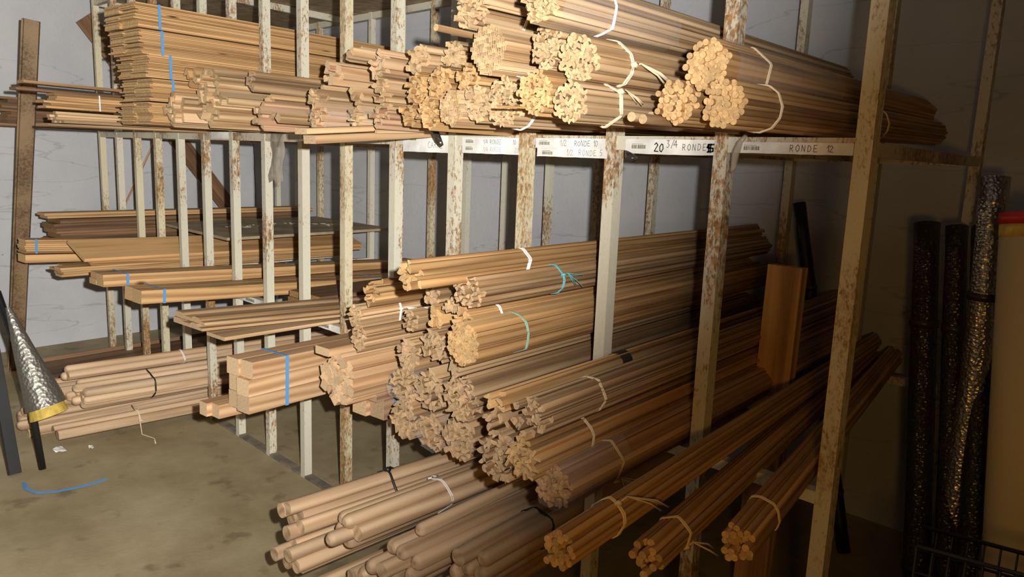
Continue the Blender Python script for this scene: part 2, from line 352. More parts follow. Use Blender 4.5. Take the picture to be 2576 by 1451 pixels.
def board_mesh(wd, th, L, wk, bev=.0015, prof=None):
    key = ('bd', round(wd, 4), round(th, 4), round(L, 3), wk, prof)
    if key in _cache: return _cache[key]
    a, c = wd/2, th
    P = [(-a, bev), (-a+bev, 0), (a-bev, 0), (a, bev), (a, c-bev), (a-bev, c), (-a+bev, c), (-a, c-bev)]
    if prof == 'skirting': P = [(-a, 0), (a, 0), (a, c*.45), (a*.72, c*.5), (a*.6, c*.95), (a*.3, c), (a*.1, c*.6), (-a*.4, c*.6), (-a*.55, c), (-a, c)]
    n = len(P); V = [(x, 0, z) for x, z in P]+[(x, L, z) for x, z in P]
    F = [[j, n+j, n+(j+1) % n, (j+1) % n] for j in range(n)]; mi = [0]*n
    F += [list(range(n)), list(range(2*n-1, n-1, -1))]; mi += [1, 1]
    me = mesh('board', V, F, list(WOODS[wk]), mi); _cache[key] = me; return me
DIR = Vector((-.09828, 1, 0)).normalized()
def dirz(s): return Vector((-.09828, 1, s))
def board(name, label, P, wd, th, L, wk, d=DIR, roll=0, group=None, cat='board', prof=None):
    """P is the middle of the front bottom edge"""
    o = link(name, board_mesh(wd, th, L, wk, prof=prof)); o.matrix_world = frame(P, d) @ Matrix.Rotation(roll, 4, 'Y')
    return tag(o, label, cat, group)
def rect_hull(x0, x1, z0, z1): return [(x0, z0), (x1, z0), (x1, z1), (x0, z1)]
def stack(name, label, cat, P, cols, rows, wd, th, L, wk, d=DIR, jag=.008, strap=None, part='board', group=None, gap=.0006, prof=None, jx=.002):
    """boards in columns and rows; P = middle of the front bottom edge of the whole stack; strap=(y, width, material)"""
    root = empty(name, label, cat, None, group, frame(P, d)); W = cols*wd
    me = [board_mesh(wd-.001, th-gap, L*k, wk, min(.0012, th*.2), prof) for k in (1, .99)]
    for c in range(cols):
        sh = random.uniform(-.5, .5)*jag
        for k in range(rows):
            link(part, random.choice(me), root, (-W/2+wd*(c+.5)+random.uniform(-jx, jx), sh+random.uniform(-jag, jag), k*th))
    for s in (strap if isinstance(strap, list) else [strap] if strap else []):
        band(root, rect_hull(-W/2-jx-.0004, W/2+jx+.0004, -.0005, rows*th+.0008), s[0], s[1], s[2], 'strap')
    return root

# ------------------------------------------------------------------ setting
def structure(name, V, F, m):
    o = link(name, mesh(name, V, F, m)); o['kind'] = 'structure'; return o
YW = 3.32
def slab(name, a, b, m):
    mb = MB().box(a, b); return structure(name, mb.V, mb.F, m)
slab('floor', (-9, -4, -.1), (4, 4, 0), M_floor)
slab('wall_back', (-7.2, YW, 0), (4, YW+.15, 3.6), M_wall)
def lx(y, o=0): return -6.25-(y-1.35)*.0983+o
structure('wall_left', [(lx(-4), -4, 0), (lx(3.3), 3.3, 0), (lx(3.3), 3.3, 3.6), (lx(-4), -4, 3.6), (lx(-4)-.15, -4, 0), (lx(3.3)-.15, 3.3, 0), (lx(3.3)-.15, 3.3, 3.6), (lx(-4)-.15, -4, 3.6)],
          [[0, 1, 2, 3], [5, 4, 7, 6], [1, 5, 6, 2], [4, 0, 3, 7], [3, 2, 6, 7], [0, 4, 5, 1]], M_wall)
slab('ceiling', (-9, -4, 3.6), (4, 4, 3.7), plain('dark_ceiling', (.10, .09, .08), .9, noise=3))  # out of view, coloured dark to cut the bounced light

# ------------------------------------------------------------------ the rack
DF, X0, SP, DB, DX = 1.69359, -.63953, .33842, 3.05156, -.13346
ZR0, ZR1 = 1.5335, 1.571
TOP = 2.44
def fx(i): return X0-i*SP
def bx(i): return X0+DX-i*SP
rack = empty('timber_rack', 'tall cream painted steel timber rack with many rusty posts in two rows', 'rack', (-3.2, DF, 0))
def rpart(name, V, F, m): 
    o = link(name, mesh(name, [(x+3.2, y-DF, z) for x, y, z in V], F, m), rack); return o
def rbox(name, a, b, m): mb = MB().box(a, b); return rpart(name, mb.V, mb.F, m)
hw = .0185
for i in range(0, 16):
    x = fx(i); rbox('post', (x-hw, DF-hw, 0), (x+hw, DF+hw, TOP), STR if i in (0, 3, 6, 12, 13, 15) else ST)
    x = bx(i); rbox('post', (x-hw*.9, DB-hw, 0), (x+hw*.9, DB+hw, TOP), STR if i % 4 == 1 else ST)
    # depth bars between the two post rows
    for z0, z1 in ((ZR0, ZR0+.03),) + (((.735, .765),) if i == 1 or i > 6 else ()):
        a, b = fx(i), bx(i); m_ = (b-a)/(DB-DF)
        V = []
        for y in (DF+hw, DB-hw):
            c = a+(y-DF)*m_
            V += [(c-.013, y, z0), (c+.013, y, z0), (c+.013, y, z1), (c-.013, y, z1)]
        rpart('depth_bar', V, [[0, 1, 2, 3], [7, 6, 5, 4], [0, 4, 5, 1], [1, 5, 6, 2], [2, 6, 7, 3], [3, 7, 4, 0]], ST)
for i in range(0, 15):
    x1, x0 = fx(i)-hw, fx(i+1)+hw
    rbox('shelf_rail', (x0, DF-.016, ZR0), (x1, DF+.016, ZR1), ST)
    bx1, bx0 = bx(i)-hw, bx(i+1)+hw
    rbox('shelf_rail', (bx0, DB-.016, ZR0), (bx1, DB+.016, ZR1), ST)
    rbox('top_rail', (x0, DF-.016, 2.388), (x1, DF+.016, 2.43), ST)
    rbox('top_rail', (bx0, DB-.016, 2.388), (bx1, DB+.016, 2.43), ST)
    zl, zb_ = {-1: (.735, .70), 0: (.735, .70), 1: (.735, .70), 2: (.572, .572), 3: (.572, .572), 4: (.525, .525), 5: (.525, .50)}.get(i, (.745, .70))
    rbox('lower_rail', (x0, DF-.016, zl), (x1, DF+.016, zl+.03), ST)
    rbox('lower_rail', (bx0, DB-.016, zb_), (bx1, DB+.016, zb_+.03), ST)
    if i < 12: rbox('base_rail', (x0, DF-.02, 0), (x1, DF+.02, .012), M_dust)
for i in (0, 4, 8, 12, 15):
    a, b = fx(i), bx(i); m_ = (b-a)/(DB-DF); V = []
    for y in (DF+hw, DB-hw):
        c = a+(y-DF)*m_; V += [(c-.018, y, 2.388), (c+.018, y, 2.388), (c+.018, y, 2.43), (c-.018, y, 2.43)]
    rpart('top_bar', V, [[0, 1, 2, 3], [7, 6, 5, 4], [0, 4, 5, 1], [1, 5, 6, 2], [2, 6, 7, 3], [3, 7, 4, 0]], ST)
V = [(fx(15), DF, 2.432), (fx(3), DF, 2.432), (bx(3), DB, 2.432), (bx(15), DB, 2.432)]; V += [(x, y, z+.016) for x, y, z in V]
rpart('top_panel', V, [[3, 2, 1, 0], [4, 5, 6, 7], [0, 1, 5, 4], [1, 2, 6, 5], [2, 3, 7, 6], [3, 0, 4, 7]], M_brown)
mb = MB().tube([(fx(15), DF+.1, 2.38), (fx(15)-.05, DF+.55, 1.95)], .012, 6); rpart('brace', mb.V, mb.F, ST)

# ------------------------------------------------------------------ bundles
def U(dx=-.108, dz=.02): return (dx, .994, dz)
def LEN(P, end=3.12): return end-P[1]
N_ = dict
S_ = lambda y, m=M_str, **k: N_(y=y, m=m, **k)
BUN = [
# key, name, label, P, r, dir, profile, stick diameter, wood, kwargs
('dowel_bundle', 'film wrapped bundle of round dowels lying on top of two other dowel bundles, upper shelf', (-.784, 1.272, 1.685), .0457, U(), 'round', .0126, 'a', N_(part='dowel', ties=[S_(.19), S_(1.05)], wrap=(.03, .7), jag=.007)),
('dowel_bundle', 'lower right of the three round dowel bundles, pale string tie, on the shelf edge', (-.736, 1.26, 1.612), .0426, U(), 'round', .0126, 'a', N_(part='dowel', ties=[S_(.17), S_(1.0)], jag=.007)),
('dowel_bundle', 'lower left of the three round dowel bundles, beside two thick loose dowels', (-.853, 1.283, 1.62), .0441, U(), 'round', .0126, 'a', N_(part='dowel', jag=.01, ties=[S_(.4)])),
('moulding_bundle', 'topmost bundle of thin mouldings on upper shelf, white plastic tie, right of its twin', (-1.093, 1.142, 1.818), .049, U(), ['quarter', 'ogee'], .0118, 'p', N_(ties=[N_(y=.2, m=M_wht, turns=2)], wrap=(.02, .5))),
('moulding_bundle', 'bundle of notched three-quarter rounds with a frayed twine knot at its side', (-1.068, 1.235, 1.708), .0504, U(), 'three', .0148, 'p', N_(ties=[S_(.13, r=.003, tail=(-.1, .085, 3, .08))], jag=.006)),
('moulding_bundle', 'bundle of notched rounds partly behind and left of the one with the frayed twine knot', (-1.19, 1.268, 1.745), .0492, U(), 'three', .014, 'p', N_(ties=[S_(.3)])),
('moulding_bundle', 'bundle of notched rounds sitting on the shelf directly below the frayed twine knot', (-1.047, 1.19, 1.616), .0440, U(), 'three', .0145, 'p', N_(ties=[S_(.13, r=.0028, tail=(.7, .06, 5, .15))], jag=.006)),
('moulding_bundle', 'bundle of small notched rounds with a loose twig of wood sticking out below', (-1.149, 1.196, 1.641), .0458, U(), 'three', .0135, 'a', N_(jag=.008, ties=[S_(.25)])),
('moulding_bundle', 'large bundle of half rounds on the shelf edge above the half round paper labels', (-1.355, 1.297, 1.633), .0577, U(), ['half', 'three'], .0145, 'p', N_(ties=[S_(.06, M_wht)])),
('moulding_bundle', 'topmost left bundle of quarter rounds, white tie, one dowel poking out under it', (-1.443, 1.263, 1.861), .0557, U(), ['quarter', 'half'], .0145, 'p', N_(ties=[N_(y=.15, m=M_wht, turns=2)])),
('strip_bundle', 'bundle of grooved strips showing rows of dark slots, high on the upper shelf', (-1.375, 1.262, 1.751), .0576, U(), 'grooved', .0132, 'p', N_(part='strip', ties=[S_(.17)], jag=.003)),
('strip_bundle', 'narrow bundle of grooved strips with dark slots standing low on the shelf edge', (-1.548, 1.295, 1.621), .0475, U(), 'grooved', .0125, 'p', N_(part='strip', jag=.006)),
('moulding_bundle', 'oval bundle of quarter rounds squeezed between the low slotted bundle and the large half rounds', (-1.457, 1.302, 1.632), .045, U(), 'quarter', .0145, 'p', N_()),
('moulding_bundle', 'bundle of quarter rounds against the bright upper post, left of the slotted strips', (-1.752, 1.474, 1.782), .0486, U(), 'quarter', .0155, 'p', N_()),
('moulding_bundle', 'round bundle of quarter rounds in mid heap, below the one at the bright post', (-1.691, 1.372, 1.7), .0464, U(), 'quarter', .0155, 'a', N_()),
('moulding_bundle', 'small bundle of quarter rounds wedged below left of the high slotted bundle', (-1.521, 1.329, 1.698), .037, U(), 'quarter', .0145, 'a', N_()),
('moulding_bundle', 'bundle of beaded mouldings at the top of the heap, right of the coarse white mouldings', (-1.865, 1.427, 1.778), .0449, U(), ['quarter', 'chip'], .018, 'p', N_()),
('moulding_bundle', 'bundle of ragged cove mouldings in mid heap, left of the round quarter round bundle', (-1.84, 1.405, 1.69), .0422, DIR, ['cove', 'quarter'], .0165, 'a', N_()),
('moulding_bundle', 'amber bundle of small coves on the shelf edge, left of the low slotted bundle', (-1.683, 1.329, 1.615), .0416, DIR, 'cove', .0145, 'a', N_()),
('moulding_bundle', 'amber loose bundle of coves on the shelf edge, two left of the low slotted bundle', (-1.815, 1.363, 1.613), .0358, DIR, ['cove', 'chip'], .0165, 'a', N_(jag=.02)),
('moulding_bundle', 'bundle of large pale double-bead mouldings with a shaggy bright end at top of heap', (-2.139, 1.485, 1.789), .0508, DIR, ['ogee', 'half'], .032, 'n', N_(jag=.025)),
('moulding_bundle', 'small bundle of wide mouldings jutting at the foot of the upper rusty post', (-2.258, 1.46, 1.823), .0307, DIR, ['ogee', 'quarter'], .028, 'p', N_(jag=.03)),
('moulding_bundle', 'small pale bundle under the shaggy double-bead mouldings', (-2.092, 1.461, 1.718), .0321, DIR, ['chip', 'ogee'], .019, 'p', N_(jag=.02)),
('moulding_bundle', 'small ragged bundle in mid heap, under the small pale bundle', (-2.057, 1.446, 1.659), .0356, DIR, ['cove', 'ogee'], .02, 'p', N_(jag=.025)),
('moulding_bundle', 'pinkish bundle of corner mouldings lying low on the shelf above the thin loose stick', (-2.014, 1.393, 1.604), .031, DIR, ['cove', 'quarter'], .019, 'r', N_(jag=.025)),
('moulding_bundle', 'small bundle of square trims jutting out at half height of the heap', (-2.221, 1.434, 1.682), .0318, DIR, ['square', 'ogee'], .025, 'p', N_(jag=.03)),
('strip_bundle', 'film covered bundle of thin ribbed strips low on the shelf, middle of the heap', (-2.169, 1.417, 1.612), .0379, DIR, 'strip', .017, 'p', N_(part='strip', wrap=(.0, .3))),
('moulding_bundle', 'bundle of big grooved planks with a pale bright end, top left of the mixed heap', (-2.448, 1.5, 1.77), .0442, DIR, ['ogee', 'square'], .036, 'n', N_(jag=.02)),
('moulding_bundle', 'spiky bundle of mixed trims hanging over the pale film wrapped end', (-2.477, 1.448, 1.686), .0413, DIR, ['cove', 'chip', 'ogee'], .026, 'p', N_(jag=.03)),
('moulding_bundle', 'film wrapped bundle with whitish ragged end, low on the shelf above the slanting planks', (-2.406, 1.415, 1.613), .0431, DIR, ['chip', 'cove'], .022, 'n', N_(jag=.02, wrap=(-.01, .3))),
('moulding_bundle', 'small group of wide profiles jutting farthest left over the slanting planks', (-2.59, 1.37, 1.61), .0305, DIR, ['ogee', 'square'], .036, 'p', N_(jag=.02)),
('moulding_bundle', 'long bundle of wide skirting trims with scalloped ends, middle left of the upper shelf', (-2.878, 1.399, 1.755), .0495, DIR, ['ogee', 'cove'], .036, 't', N_(jag=.02)),
('moulding_bundle', 'small film tipped bundle tucked under the scalloped skirting trims', (-2.821, 1.437, 1.673), .034, DIR, ['chip', 'ogee'], .028, 't', N_(jag=.02)),
('moulding_bundle', 'brownish bundle of broken-edged trims lying on the shelf rail below the scalloped trims', (-2.768, 1.385, 1.622), .045, DIR, ['ogee', 'chip'], .03, 'r', N_(jag=.035)),
('moulding_bundle', 'small trio of angular mouldings resting against the blue strapped stacks', (-3.245, 1.309, 1.785), .0444, DIR, ['ogee', 'half'], .036, 'a', N_(jag=.02)),
('moulding_bundle', 'large tangle of wide crown mouldings with jagged ends, right of the blue strapped stacks', (-3.129, 1.336, 1.744), .0711, DIR, ['ogee', 'cove', 'chip'], .04, 'p', N_(jag=.035)),
('moulding_bundle', 'oval bundle of crown mouldings covering the lowest blue strap', (-3.216, 1.224, 1.643), .0662, DIR, ['cove', 'ogee'], .04, 'p', N_(jag=.02)),
('moulding_bundle', 'jagged bundle of crown mouldings on the shelf, right of the oval one', (-3.089, 1.311, 1.63), .0529, DIR, ['ogee', 'chip', 'cove'], .036, 'p', N_(jag=.03)),
('moulding_bundle', 'small half-hidden bundle of pale mouldings between the crown moulding tangle and the scalloped trims', (-3.028, 1.341, 1.683), .0317, DIR, ['ogee', 'cove'], .03, 'p', N_(jag=.02)),
# middle cluster
('moulding_bundle', 'topmost long bundle of the middle heap, tied with frayed white twine far from its end', (-1.462, 1.105, 1.212), .0329, DIR, ['half', 'quarter'], .0205, 'a', N_(jag=.02, ties=[N_(y=.42, m=M_wht, turns=3, tail=(2.2, .03, 5, .4))])),
('moulding_bundle', 'small bundle with spiky end, above the bundle tied with a white tuft', (-2.067, 1.413, 1.041), .0356, DIR, ['chip', 'strip', 'quarter'], .02, 'a', N_(jag=.035)),
('moulding_bundle', 'rounded bundle tied with a bright white frayed tuft of twine', (-2.136, 1.392, .954), .0349, DIR, ['half', 'ogee'], .0185, 'p', N_(ties=[N_(y=.17, m=M_wht, turns=2, tail=(.35, .075, 14, .28))], jag=.006)),
('moulding_bundle', 'bundle of small coves directly under the one with the white tuft', (-2.094, 1.377, .886), .0335, DIR, ['cove', 'quarter'], .0145, 't', N_(jag=.005)),
('moulding_bundle', 'small dark brown bundle behind the top of the middle heap', (-1.763, 1.416, 1.083), .0265, DIR, ['chip', 'quarter'], .014, 't', N_()),
('moulding_bundle', 'dense bundle of tiny quarter rounds at the right shoulder of the middle heap', (-1.445, 1.283, 1.153), .034, DIR, 'quarter', .0122, 't', N_(jag=.02, ties=[N_(y=.36, m=M_cya, turns=2, tail=(.4, .05, 5, .4))])),
('moulding_bundle', 'tiny pale bundle between the dark brown bundle and the dense quarter rounds', (-1.577, 1.345, 1.09), .0211, DIR, 'quarter', .0115, 'p', N_(jag=.02)),
('moulding_bundle', 'tiny tied bundle with a white loop, right of the white tuft bundle', (-1.901, 1.446, .975), .0293, DIR, ['cove', 'chip'], .0145, 't', N_(ties=[N_(y=.07, m=M_wht, turns=1)])),
('moulding_bundle', 'bright amber bundle of big flower-like mouldings in the heart of the heap', (-1.691, 1.375, 1.033), .0362, DIR, ['ogee', 'chip'], .03, 'a', N_(jag=.012)),
('moulding_bundle', 'small bundle with stepped end directly above the pin-holed bundle', (-1.518, 1.331, 1.064), .026, DIR, ['ogee', 'quarter'], .0145, 'a', N_(jag=.03, ties=[N_(y=.12, m=M_wht, turns=2)])),
('strip_bundle', 'amber bundle of drilled strips speckled with small dark holes, green twine round it', (-1.444, 1.269, 1.016), .0477, DIR, 'pinhole', .0165, 'a', N_(part='strip', jag=.004, ties=[N_(y=.2, m=M_grn, turns=2)])),
('moulding_bundle', 'grey-brown bundle of flat-sided trims left of the pin-holed bundle', (-1.691, 1.374, .948), .0434, DIR, ['strip', 'half'], .019, 't', N_()),
('moulding_bundle', 'round bundle of bullnose trims at the heap side left, right of the cyan tied bundle', (-1.845, 1.395, .883), .0463, DIR, ['half', 'square'], .0205, 't', N_(jag=.006)),
('moulding_bundle', 'small bundle of wide profiles just under the pin-holed bundle', (-1.56, 1.351, .912), .037, DIR, ['ogee', 'strip'], .03, 't', N_(jag=.015)),
('moulding_bundle', 'film flecked bundle of architraves below the bullnose trims', (-1.862, 1.391, .779), .0525, DIR, ['ogee', 'cove'], .024, 't', N_(wrap=(-.005, .2))),
('moulding_bundle', 'bundle of leaf-shaped mouldings with a scrap of white film at its centre', (-1.701, 1.374, .805), .0545, DIR, ['ogee', 'strip', 'half'], .024, 't', N_()),
('moulding_bundle', 'large bundle of cove mouldings at the right edge of the stacked heap', (-1.481, 1.3, .856), .056, DIR, ['cove', 'half'], .0205, 't', N_()),
('moulding_bundle', 'lowest left bundle of the heap, beside the reddish square timbers', (-1.862, 1.393, .668), .0535, DIR, ['ogee', 'half'], .0215, 't', N_(jag=.006)),
('moulding_bundle', 'lowest middle bundle of the heap, with torn clear film on its end', (-1.728, 1.403, .664), .0514, DIR, ['cove', 'ogee'], .0225, 't', N_(wrap=(-.005, .15))),
('moulding_bundle', 'lowest right bundle of the heap, hanging over the black tied handrails', (-1.547, 1.356, .704), .0545, DIR, ['ogee', 'chip'], .0225, 't', N_()),
('moulding_bundle', 'bundle of wide fluted mouldings, top of the right-hand group, dark tape far along it', (-1.203, 1.16, .944), .0275, DIR, ['ogee', 'half'], .024, 'a', N_(jag=.03, ties=[N_(y=.52, m=M_tape, band=.05, name='tape')])),
('moulding_bundle', 'bundle of knobbly half rounds, second from top at the left of the right-hand group', (-1.214, 1.17, .887), .0307, DIR, 'half', .0235, 't', N_(jag=.035)),
('strip_bundle', 'bundle of drilled strips with dark pin holes, partly behind the long front bundle, string tied', (-1.059, 1.14, .957), .0359, DIR, 'pinhole', .0155, 't', N_(part='strip', jag=.03, ties=[S_(.21)])),
('moulding_bundle', 'big bundle of bead mouldings with loose sticks poking out left, under the right-hand group', (-1.179, 1.16, .82), .0510, DIR, ['half', 'quarter', 'three'], .0195, 't', N_(jag=.02)),
('moulding_bundle', 'long smooth bundle jutting out in front of the right-hand group, pale string tie', (-1.055, 1.103, .870), .039, DIR, ['strip', 'ogee'], .0165, 'a', N_(jag=.004, ties=[S_(.2)])),
('moulding_bundle', 'dark brown film wrapped bundle hanging lowest in the right-hand group', (-1.01, 1.158, .808), .0411, DIR, ['chip', 'quarter'], .0135, 'r', N_(jag=.006, ties=[S_(.2, tail=(-.6, .06, 8, .4))], wrap=(-.002, .25))),
('dowel_bundle', 'dim leftmost bundle of slim dowels at the bottom, double string tie with long ends', (-.764, .897, .858), .0345, (-.143, .99, -.02), 'round', .0135, 'a', N_(part='dowel', jag=.008, ties=[S_(.16, tail=(.9, .11, 3, .2))])),
('dowel_bundle', 'dim bundle of uneven dowels at the bottom between two others, knotted tan string', (-.735, 1.115, .775), .036, (-.17, .985, -.008), 'round', .0155, 'a', N_(part='dowel', jag=.03, ties=[S_(.13, tail=(-.5, .08, 2, .2))])),
('dowel_bundle', 'dim rightmost bundle of slim dowels at the bottom, next to the near rusty post', (-.64, 1.278, .785), .036, (-.19, .985, -.008), 'round', .0145, 'a', N_(part='dowel', jag=.015, ties=[S_(.16)])),
('moulding_bundle', 'big pale bundle of thick grooved mouldings tied with cyan twine', (-2.161, 1.338, .741), .0757, DIR, ['square', 'half', 'square'], .036, 'n', N_(jag=.008, ties=[N_(y=.27, m=M_cya, turns=2, tail=(.3, .09, 6, .3))])),
# handrails on the floor, right pile
('handrail_bundle', 'bundle of pale handrails held by a black cable tie, far side of the floor pile', (-1.85, .996, .460), .0545, (-.035, .999, -.02), 'round', .04, 'h', N_(part='handrail', jag=.03, ties=[N_(y=.33, m=M_blk, turns=1, r=.004, name='cable_tie', tail=(1.9, .045, 1, .05))])),
('handrail_bundle', 'bundle of handrails with a scrap of white twine on top, middle of the floor pile', (-1.694, 1.061, .463), .0572, (-.063, .998, -.02), 'round', .042, 'h', N_(part='handrail', jag=.05, dome=True, ties=[N_(y=.36, m=M_wht, turns=2, tail=(2.2, .05, 6, .4))])),
('handrail_bundle', 'pair of round handrails running under the right-hand moulding group, dark tape round them', (-1.487, 1.156, .505), .0317, DIR, 'round', .034, 'h', N_(part='handrail', jag=.02, dome=True, ties=[N_(y=.42, m=M_tape, band=.06, name='tape')])),
('handrail_bundle', 'loose ended bundle of domed handrails nearest the camera, left of the black tied one', (-1.515, 1.101, .430), .0632, (-.078, .997, -.02), 'round', .043, 'h', N_(part='handrail', jag=.06, dome=True, fill=1.04)),
('handrail_bundle', 'bundle of domed handrails bound by a black cable tie, right end of the floor pile', (-1.373, 1.236, .420), .0652, DIR, 'round', .043, 'h', N_(part='handrail', jag=.05, dome=True, ties=[N_(y=.3, m=M_blk, turns=1, r=.004, name='cable_tie', tail=(0, .02, 1, .05))])),
('handrail_bundle', 'bundle of short-ended round rails underneath the far black tied handrails', (-1.846, .992, .338), .0549, (-.063, .998, -.015), 'round', .038, 'h', N_(part='handrail', jag=.05)),
('handrail_bundle', 'lowest left bundle of round rails in the right floor pile, partly out of the picture', (-1.80, 1.02, .215), .058, (-.06, .998, -.01), 'round', .04, 'h', N_(part='handrail', jag=.05, dome=True)),
('handrail_bundle', 'bundle of domed rails buried low in the right floor pile', (-1.62, 1.10, .31), .062, (-.07, .998, -.01), 'round', .042, 'h', N_(part='handrail', jag=.04, dome=True)),
('handrail_bundle', 'bundle of domed rails low under the black tied handrails', (-1.44, 1.19, .29), .062, DIR, 'round', .042, 'h', N_(part='handrail', jag=.04, dome=True)),
# handrails on the floor, left pile
('handrail_bundle', 'long floor bundle in front of the left pile with a trailing pale string', (-4.12, .954, .056), .0558, (.017, 1, .0), ['round', 'half'], .048, 'h', N_(part='handrail', jag=.03, ties=[S_(.36, tail=(-.2, .02, 1, .05)), N_(y=.98, m=M_wht, turns=2)])),
('handrail_bundle', 'bundle of round rails with a black cable tie in the left floor pile', (-4.11, 1.025, .24), .076, (-.063, .998, -.03), 'round', .044, 'h', N_(part='handrail', jag=.03, dome=True, ties=[N_(y=.37, m=M_blk, turns=1, r=.0045, name='cable_tie')])),
('handrail_bundle', 'pair of thick rails on top of the left floor pile, white tape round them', (-4.20, 1.015, .345), .046, (-.093, .996, -.035), 'round', .042, 'h', N_(part='handrail', jag=.02, dome=True, ties=[N_(y=.6, m=M_wht, turns=2)])),
('handrail_bundle', 'far long bundle of rails reaching farthest left in the left floor pile', (-4.30, .861, .185), .092, (-.063, .998, -.03), 'round', .047, 'h', N_(part='handrail', jag=.05, dome=True)),
('handrail_bundle', 'lowest far bundle of rails in the left floor pile, behind the foil roll', (-4.30, .835, .062), .062, (-.035, .999, 0), 'round', .045, 'h', N_(part='handrail', jag=.05, dome=True)),
]
for name, label, P, r, d, prof, sd, wk, kw in BUN:
    pile = 'handrail bundles piled on the floor' if name == 'handrail_bundle' else 'tied bundles of mouldings and dowels in the rack'
    bundle(name, label, 'bundle', P, r, d, LEN(P, 2.95 if name == 'handrail_bundle' else 3.12 if P[2] > 1.4 else 3.24), prof, sd, wk, group=pile, **kw)

# ------------------------------------------------------------------ loose sticks and boards
def stick(name, label, P, dia, L, d, wk='a', prof='round', group=None, cat='stick'):
    o = link(name, stick_mesh(prof, dia, L, wk)); o.matrix_world = frame(P, d); return tag(o, label, cat, group)
stick('dowel', 'single dowel poking out left under the topmost bundles', (-1.485, 1.19, 1.802), .017, 1.5, (-.108, .994, .002), 'p', cat='dowel')
stick('dowel', 'left of the two thick loose dowels on the shelf edge', (-.908, 1.215, 1.588), .019, 1.85, (-.11, .994, .005), 'p', cat='dowel', group='thick loose dowels on the shelf edge')
stick('dowel', 'right of the two thick loose dowels on the shelf edge', (-.886, 1.222, 1.584), .019, 1.85, (-.11, .994, .005), 'p', cat='dowel', group='thick loose dowels on the shelf edge')
stick('dowel', 'thick loose dowel lying behind the pair of thick dowels, beside the lower left dowel bundle', (-.93, 1.31, 1.596), .018, 1.75, (-.11, .994, .003), 'p', cat='dowel')
stick('loose_stick', 'thin loose stick at the shelf edge above the slanting planks', (-2.03, 1.395, 1.566), .013, .75, (-.037, 1, .06), 'p', 'square')
stick('loose_stick', 'bare twig-like sliver sticking out below the small notched rounds', (-1.19, 1.12, 1.607), .006, .3, (.1, .95, .02), 'a', 'chip')
board('loose_board', 'slanting plank under the mixed heap at the shelf rail, upper one', (-2.085, 1.165, 1.546), .06, .018, 1.3, 't', (-.098, 1, .085), cat='board')
board('loose_board', 'slanting plank under the mixed heap at the shelf rail, lower one', (-2.06, 1.18, 1.519), .06, .025, 1.2, 't', (-.098, 1, .085), cat='board')
# stacks of thin cladding boards with blue straps, upper shelf (five, one above the other)
BS = [('topmost', -3.325, 1.124, 1.963, .0963, -.02), ('second from top', -3.325, 1.131, 1.861, .0963, 0), ('third from top', -3.328, 1.162, 1.770, .0935, 0), ('fourth from top', -3.329, 1.170, 1.676, .0905, 0), ('lowest', -3.329, 1.163, 1.580, .0905, 0)]
for k, (w_, x, y, z, h, o) in enumerate(BS):
    stack('cladding_stack', w_+' stack of thin cladding boards with a blue strap on the upper shelf', 'board stack', (x-.14, y, z), 2, 15, .14, h/15, 3.1-y, 'b', jag=.012, strap=[(.085+.012*(k == 4), .011, M_blu)], group='blue strapped cladding stacks on the upper shelf', part='cladding_board')
# boards at the upper left
board('loose_board', 'upper of two loose boards jutting out past the leaning channel at upper left', (-4.06, .875, 1.748), .085, .013, 2.2, 'a', dirz(-.008))
board('loose_board', 'lower of two loose boards jutting out past the leaning channel at upper left', (-4.06, .845, 1.716), .085, .013, 2.2, 'd', dirz(-.003))
stack('cladding_stack', 'short dark-ended stack of boards with a white tie, under the two jutting boards', 'board stack', (-4.07, .987, 1.645), 1, 6, .10, .0118, 2.1, 'a', strap=[(.20, .006, M_wht)], jag=.03)
stack('strip_stack', 'stack of pale narrow strips below the white tied boards at upper left', 'strip stack', (-3.93, .982, 1.578), 3, 4, .034, .0125, 2.1, 'p', jag=.02, part='strip')
board('loose_board', 'thin board lying flat under the pale strips, across the shelf rail at upper left', (-3.97, .93, 1.562), .15, .012, 2.1, 't', dirz(.006))
stack('cladding_stack', 'dark rough-ended stack of boards at the far upper left edge', 'board stack', (-5.44, 1.03, 1.573), 1, 10, .16, .0172, 2.0, 'd', jag=.06)
board('loose_board', 'long brown board leaning diagonally against the left wall', (-6.208, 1.76, 2.375), .14, .02, 2.04, 'd', (lx(3.0, .05)-lx(1.66, .05), 1.34, -1.72), roll=math.radians(90))
stick('loose_stick', 'thin reddish rod leaning the other way on the left wall behind the rack', (lx(1.97, .035), 1.97, .97), .016, .75, (lx(2.3)-lx(1.97), .33, .66), 'r')

# middle level boards (left), resting on the lower rail
stack('board_stack', 'bundle of boards with a chevron of edges and a blue strap, far left middle level', 'board stack', (-4.83, .995, .884), 1, 7, .115, .0108, 1.25, 'b', dirz(-.05), jag=.006, strap=[(.045, .012, M_blu)])
board('loose_board', 'single board under the far left blue strapped boards', (-4.83, .99, .832), .115, .045, 1.6, 'b', dirz(-.05))
stack('board_stack', 'far stack of boards above the dark boards, at the wall behind the leaning channel', 'board stack', (-5.18, 1.18, 1.040), 1, 2, .12, .0165, 1.88, 'b', dirz(-.002))
stack('board_stack', 'dark boards under the far pale boards at left middle level', 'board stack', (-5.22, 1.25, .80), 1, 8, .2, .0295, 1.8, 'd', jag=.03)
board('wide_plank', 'wide knotty plank with a slanting front end, left middle level', (-4.49, 1.17, .912), .235, .02, 1.85, 'b', dirz(-.02), roll=.34, cat='plank')
board('wide_plank', 'second wide plank directly under the knotty one', (-4.482, 1.20, .892), .235, .019, 1.8, 'a', dirz(-.02), roll=.34, cat='plank')
